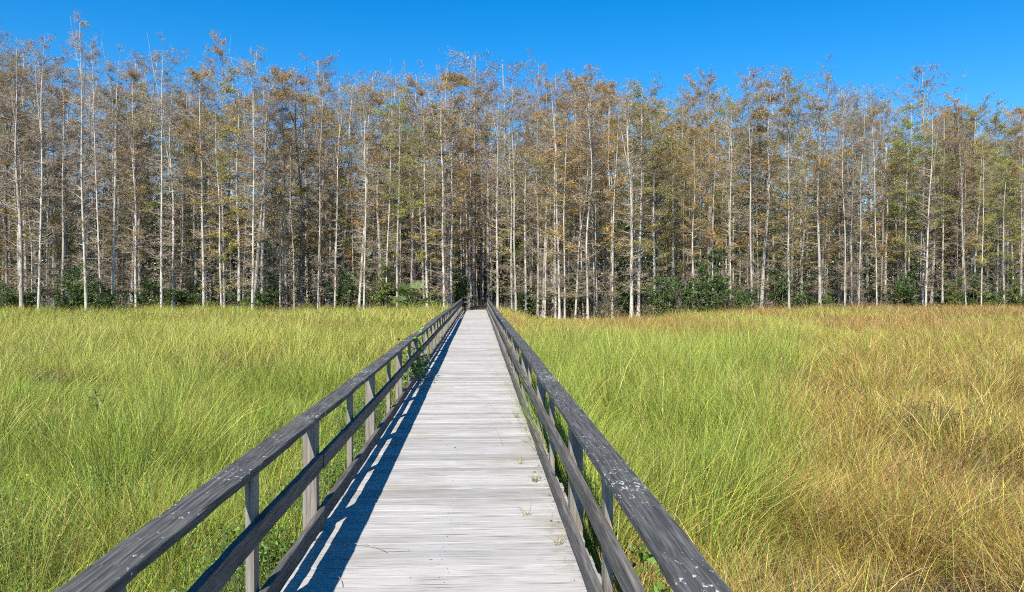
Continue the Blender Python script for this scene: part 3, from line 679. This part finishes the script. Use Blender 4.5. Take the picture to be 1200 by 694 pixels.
for side,nm,lab in ((-1,'sawgrass','tall yellow-green sawgrass filling the marsh to the left of the boardwalk'),(1,'marsh_grass','mixed green and straw-brown marsh grass to the right of the boardwalk')):
    A = Acc()
    for (y0,y1,dens,K,wd) in ((1.2,8,5200,4,0.0043),(8,16,2600,3,0.0062),(16,30,1000,3,0.010),(30,62,330,3,0.019)):
        V,F,C = field(side,y0,y1,dens,K,wd); A.add(V,F,C)
    # short litter and new shoots between the clumps, close by
    V,F,C = field(side,1.2,9,2600,3,0.0055,0.42); A.add(V,F,C)
    # seed stalks standing above the blades
    n = 2600; y = np.sqrt(rng.uniform(3.5**2,50**2,n)); x = (-1.4-rng.random(n)*0.70*y) if side<0 else (1.0+rng.random(n)*0.76*y)
    dn = vnoise(x,y,3.0,41)+(0.15*sstep(0.3,0.6,x/y) if side>0 else -0.08); kp = (dn>0.5)&(y<yedge(x)); x,y = x[kp],y[kp]; n=len(x)
    hh = rng.uniform(0.95,1.45,n); an = rng.uniform(0,6.283,n); ln = rng.uniform(0.02,0.30,n); sc_ = np.clip(y/14,0.7,3)
    B = np.stack([x,y,np.full(n,GZ)],-1); cc = np.array([(0.30,0.20,0.09),(0.22,0.13,0.06),(0.40,0.30,0.14)])[rng.integers(0,3,n)]
    V,F,C = blades(B,hh,an,ln,0.004*sc_,cc,4,None,0.02); A.add(V,F,C)
    top = np.stack([x+np.cos(an)*hh*ln,y+np.sin(an)*hh*ln,GZ+hh*(0.98-0.25*ln**2)],-1)
    C7 = np.repeat(top,7,0)-np.stack([np.zeros(7*n),np.zeros(7*n),rng.random(7*n)*0.22],-1)+rng.normal(size=(7*n,3))*0.012
    V,F = leaves(C7, rng.uniform(0.014,0.030,7*n)*np.repeat(sc_,7)**1.0, 0.4, 0.6); A.add(V,F,np.repeat(np.repeat(cc*0.8,7,0),4,0))
    tag(link(nm, A.mesh(nm,[M_grass],True)), lab, 'grass', kind='stuff')

# ------------------------------------------------------------------ leafy weeds beside the walk
def weeds(pts, n, hmax, ls, pal, name, label):
    A = Acc(); V_=[]; 
    for (x,y,r,hh) in pts:
        m = int(n*r); px = x+rng.normal(size=m)*r*0.5; py = y+rng.normal(size=m)*r*0.5
        lim = (px<-1.16)|(px>0.74); px,py = px[lim],py[lim]; m=len(px)
        z = GZ+0.1+hh*rng.random(m)**0.7
        c = pal[rng.integers(0,4,m)]*rng.uniform(0.8,1.3,(m,1))
        V,F = leaves(np.stack([px,py,z],-1), rng.uniform(0.6,1.7,m)*ls, 0.48, 0.1); A.add(V,F,np.repeat(c,4,0))
        k = m//7; b = np.stack([px[:k],py[:k],np.full(k,GZ)],-1); e = np.stack([px[:k],py[:k],z[:k]],-1)+rng.normal(size=(k,3))*0.05
        V,F = tubes(np.stack([b,e],1), np.full((k,2),0.003), 3); A.add(V,F,(0.12,0.15,0.05))
    return tag(link(name, A.mesh(name,[M_leaf])), label, 'weeds', kind='stuff')
WG = np.array([(0.08,0.18,0.025),(0.12,0.24,0.035),(0.05,0.11,0.02),(0.20,0.30,0.05)])
L_ = [(-1.35-0.25*random.random(), 2.6+0.45*i+random.uniform(-.2,.2), random.uniform(0.18,0.34), random.uniform(0.45,0.8)) for i in range(20)]
L_ += [(-2.2-random.random()*2.5, random.uniform(3.5,8.5), random.uniform(0.2,0.4), random.uniform(0.5,0.75)) for i in range(5)]
L_ += [(-2.9-random.random()*1.6, random.uniform(4.0,6.8), random.uniform(0.3,0.5), random.uniform(0.4,0.7)) for i in range(7)]
weeds(L_, 3000, 0.8, 0.024, WG, 'leafy_weeds', 'bright green broad-leaved weeds crowding the left edge of the boardwalk')
R_ = [(0.95+0.3*random.random(), random.uniform(2.6,12), random.uniform(0.12,0.22), random.uniform(0.4,0.7)) for i in range(9)]
weeds(R_, 500, 0.6, 0.06, WG, 'ground_weeds', 'scattered green weeds low beside the right railing')

def litter():
    A = Acc(); n = 420; y = 2.6+22*rng.random(n)**1.5; x = np.where(rng.random(n)<0.72, DECK_L+0.02+np.abs(rng.normal(size=n))*0.05, np.where(rng.random(n)<0.7, DECK_R-0.06-np.abs(rng.normal(size=n))*0.06, rng.uniform(-0.9,0.5,n)))
    d = rng.normal(size=(n,3)); d[:,2] = np.abs(d[:,2])*0.12
    V,F = leaves(np.stack([x,y,np.full(n,0.006)],-1), rng.uniform(0.012,0.045,n), 0.4, 0, d)
    A.add(V,F,np.repeat(np.array([(0.20,0.13,0.06),(0.12,0.08,0.04),(0.32,0.24,0.12),(0.10,0.12,0.04)])[rng.integers(0,4,n)],4,0))
    return tag(link('leaf_litter',A.mesh('leaf_litter',[M_leaf])),'small fallen leaves and straw scattered along the deck edges','litter',kind='stuff')
litter()
# ------------------------------------------------------------------ single plants and small things
def empty_thing(name, loc, label, cat, group=None):
    r = bpy.data.objects.new(name,None); scn.collection.objects.link(r); r.location=loc
    return tag(r,label,cat,group)
# climbing vine over the left railing
v = empty_thing('climbing_vine', (-1.05,13.2,GZ), 'green leafy vine climbing up and over the left railing', 'vine')
S,L = Acc(),Acc(); C=[]
for i in range(26):
    s = np.linspace(0,1,9); y0 = rng.normal()*0.55; hh = rng.uniform(0.4,1.35)
    P = np.stack([-0.10+0.12*np.sin(s*5+i)*s+rng.normal(size=9)*0.03, y0+0.35*(s-0.3)*rng.normal()+rng.normal(size=9)*0.04, hh*s],-1)
    V,F = tubes(P[None], np.full((1,9),0.005), 4); S.add(V,F,(0.18,0.15,0.08)); C.append(P[rng.integers(2,9,46)]+rng.normal(size=(46,3))*np.array([0.09,0.12,0.09]))
for i in range(10):
    s = np.linspace(0,1,7); P = np.stack([0.02+0.05*np.sin(s*7+i), -1.2+2.6*s*rng.uniform(0.4,1)+rng.normal(size=7)*0.02, 1.50+0.03*np.sin(s*9+i)+(0.02 if i==1 else -0.50)*np.ones(7)],-1)
    V,F = tubes(P[None], np.full((1,7),0.004), 4); S.add(V,F,(0.18,0.15,0.08)); C.append(P[rng.integers(0,7,26)]+rng.normal(size=(26,3))*np.array([0.06,0.10,0.05]))
C = np.concatenate(C); V,F = leaves(C, rng.uniform(0.04,0.10,len(C)), 0.6, 0.0)
L.add(V,F,np.repeat(GREENS[rng.integers(0,4,len(C))]*rng.uniform(0.9,2.0,(len(C),1)),4,0))
link('stems',S.mesh('stems',[M_bark]),v); link('foliage',L.mesh('foliage',[M_leaf]),v)
# fallen twigs on the deck
for (x,y,a,Ln,lab) in ((-0.70,4.75,-0.5,0.34,'pale curved dry grass stalk lying in the railing shadow on the deck'),(-0.80,4.25,-1.0,0.26,'short pale dry stalk lying on the shaded deck nearest the camera')):
    s = np.linspace(0,1,8); P = np.stack([Ln*(s-0.5), 0.12*Ln*np.sin(s*3), 0.006+0.012*np.sin(s*math.pi)],-1)
    A = Acc(); V,F = tubes(P[None], np.full((1,8),0.0022), 5); A.add(V,F,(0.42,0.34,0.22)); o = link('dry_stalk',A.mesh('dry_stalk',[M_leaf]),None,(x,y,0)); o.rotation_euler=(0,0,a)
    tag(o,lab,'stalk','dry stalks on the deck')
# tufts growing up through or over the deck edge on the right
def tuft(x,y,z,n,h,name,label,colr,lean=0.5,bias=0.0):
    A = Acc(); B = np.stack([rng.normal(size=n)*0.015,rng.normal(size=n)*0.02,np.zeros(n)],-1)
    a = rng.uniform(0,6.283,n) if not bias else rng.normal(size=n)*0.5+bias
    V,F,C = blades(B,h*rng.uniform(0.5,1.1,n),a,lean*rng.uniform(0.4,1.3,n),0.006,np.array(colr)[None]*rng.uniform(0.7,1.3,(n,1)),5)
    A.add(V,F,C); return tag(link(name,A.mesh(name,[M_grass],True),None,(x,y,z)),label,'grass tuft','grass tufts poking through the deck')
def deckpt(px,py): Y = CAMZ*FPX/(py-336.0); return at(px,Y), Y
for px,py,n,h,lab,c_ in ((617,606,7,0.16,'small bright green grass tuft standing alone between planks',(0.22,0.36,0.06)),
                      (627,566,22,0.10,'flattened olive grass tuft at the right edge of the planks',(0.22,0.24,0.08)),
                      (610,545,8,0.12,'thin straw-green tuft beside the lower rail on the right',(0.30,0.32,0.10)),
                      (606,490,9,0.16,'green tuft at the far right edge of the planks',(0.2,0.3,0.06)),
                      (655,640,10,0.13,'sparse dry tuft on the right of the deck near the camera',(0.35,0.30,0.12))):
    X,Y = deckpt(px,py); tuft(X,Y,0.0,n,h,'grass_tuft',lab,c_,0.8)
# sawgrass clump leaning over the right handrail
A = Acc(); n = 260; B = np.stack([0.16*rng.normal(size=n),0.55*rng.normal(size=n),np.zeros(n)],-1)
V,F,C = blades(B,rng.uniform(1.1,1.85,n),rng.normal(size=n)*0.5+2.8,rng.uniform(0.05,0.42,n),0.008,np.array(G_GREEN)[rng.integers(0,5,n)]*rng.uniform(0.7,1.1,(n,1)),6)
A.add(V,F,C); tag(link('sawgrass_clump',A.mesh('sawgrass_clump',[M_grass]),None,(0.98,8.2,GZ)),'tall green sawgrass clump leaning over the right handrail','grass clump')
# fan palm by the end of the left railing
def fan_palm(x,y,sc,label):
    r = empty_thing('fan_palm',(x,y,GZ),label,'palm','fan palms at the end of the boardwalk'); r.scale=(sc,)*3
    T = Acc(); V,F = tubes(np.array([[[0,0,0],[0.02,0,0.4],[0.03,0.02,0.9]]]), np.array([[0.16,0.15,0.12]]), 8); T.add(V,F,(0.22,0.17,0.12)); link('trunk',T.mesh('trunk',[M_bark]),r)
    for i in range(15):
        A = Acc(); an = i*2.4+rng.normal()*0.2; el = rng.uniform(0.15,1.35); Ls = rng.uniform(0.8,1.3); d = np.array([math.cos(an)*math.cos(el),math.sin(an)*math.cos(el),math.sin(el)])
        s = np.linspace(0,1,5)[:,None]; P = np.array([0,0,0.9])+d*Ls*s+np.array([0,0,-0.25])*s**2*math.cos(el)
        V,F = tubes(P[None], np.full((1,5),0.012), 4); A.add(V,F,(0.18,0.24,0.06)); e = P[-1]
        side_ = np.cross(d,[0,0,1]); side_/=np.linalg.norm(side_)+1e-6; upv = np.cross(side_,d)
        for q in np.linspace(-1.35,1.35,19):
            dd = d*math.cos(q)+side_*math.sin(q); t = e+dd*0.62*(1-0.12*abs(q))+np.array([0,0,-0.10-0.08*rng.random()])
            wv = np.cross(dd,upv)*0.022; m_ = e+dd*0.3+np.array([0,0,0.01])
            A.add([e,m_+wv,t,m_-wv],[[0,1,2,3]],np.array((0.12,0.17,0.045))*rng.uniform(0.7,1.4))
        link('frond',A.mesh('frond',[M_leaf]),r)
fan_palm(at(484,47.0),47.0,1.2,'green fan palm just left of the far end of the railing')
fan_palm(at(470,49.5),49.5,0.75,'smaller fan palm half hidden behind the larger palm')
# dark tangled dead shrub standing in the left grass, and a broad-leaved plant near it
def dead_shrub(px,Y,sc,label):
    x = at(px,Y); r = empty_thing('dead_shrub',(x,Y,GZ),label,'dead shrub'); r.scale=(sc*1.3,sc,sc)
    A = Acc(); n=34; s=np.linspace(0,1,6); an=rng.uniform(0,6.283,n); o=rng.uniform(0.2,0.8,n)
    P = np.stack([np.cos(an)[:,None]*o[:,None]*s,np.sin(an)[:,None]*o[:,None]*s,(1.25*rng.uniform(0.7,1.05,n))[:,None]*s**0.7],-1)+rng.normal(size=(n,6,3))*0.06
    V,F = tubes(P,np.full((n,6),0.008),3); A.add(V,F,(0.10,0.07,0.05))
    b=P[rng.integers(0,n,260),rng.integers(2,6,260)]; V,F=tubes(np.stack([b,b+rng.normal(size=(260,3))*0.16],1),np.full((260,2),0.004),3); A.add(V,F,(0.09,0.065,0.05)); link('twigs',A.mesh('twigs',[M_bark]),r)
    A = Acc(); C=b[rng.integers(0,260,420)]+rng.normal(size=(420,3))*0.09; V,F=leaves(C,rng.uniform(0.03,0.09,420),0.5,0); A.add(V,F,np.repeat(np.array([(0.10,0.07,0.04),(0.05,0.06,0.03),(0.16,0.09,0.06)])[rng.integers(0,3,420)],4,0)); link('dead_leaves',A.mesh('dead_leaves',[M_leaf]),r)
dead_shrub(52,14.5,0.62,'dark tangled dead shrub poking out of the grass at the far left')
dead_shrub(1085,10.0,0.6,'dark brown shrub added for a shaded gap in the straw-coloured grass on the right')  # added shrub, stands in for the darkness of a mere gap in the grass
def broad_plant(x,y,h,n,ls,label,group,c0=(0.05,0.12,0.04)):
    r = empty_thing('broad_leaved_plant',(x,y,GZ),label,'plant',group); A=Acc(); s=np.linspace(0,1,5)
    P=np.stack([0.05*np.sin(s*3),0.04*s,h*s],-1); V,F=tubes(P[None],np.array([[0.008,.007,.006,.005,.003]]),5); A.add(V,F,(0.10,0.14,0.05)); link('stem',A.mesh('stem',[M_leaf]),r)
    for i in range(n):
        t=0.75+0.25*i/(n-1); b=np.array([0.05*math.sin(t*3),0.04*t,h*t]); a=i*2.4; d=np.array([math.cos(a),math.sin(a),0.35]); d/=np.linalg.norm(d); sd=np.cross(d,[0,0,1]); sd/=np.linalg.norm(sd)
        L=ls*rng.uniform(0.8,1.2); A=Acc(); rows=[]
        for q,wq,dz in ((0,0.02,0),(0.3,0.2,0.02),(0.6,0.24,0.0),(0.85,0.12,-0.05),(1.0,0.005,-0.10)):
            c=b+d*L*q+np.array([0,0,dz*L*2]); rows += [c-sd*L*wq+np.array([0,0,0.03*L]),c,c+sd*L*wq+np.array([0,0,0.03*L])]
        F=[[3*k+j,3*k+j+1,3*k+j+4,3*k+j+3] for k in range(4) for j in range(2)]; A.add(rows,F,np.array(c0)*rng.uniform(0.8,1.3)); link('leaf',A.mesh('leaf',[M_leaf],True),r)
broad_plant(at(108,9.2),9.2,1.13,9,0.12,'dark broad-leaved plant rising above the grass on the left','broad-leaved plants')
broad_plant(0.92,3.15,0.62,12,0.20,'bright green broad-leaved plant low behind the right railing nearest the camera','broad-leaved plants',(0.13,0.28,0.05))
broad_plant(1.15,3.4,0.66,10,0.18,'bright green leafy plant in the dry grass beside the railing plant','broad-leaved plants',(0.15,0.27,0.06))
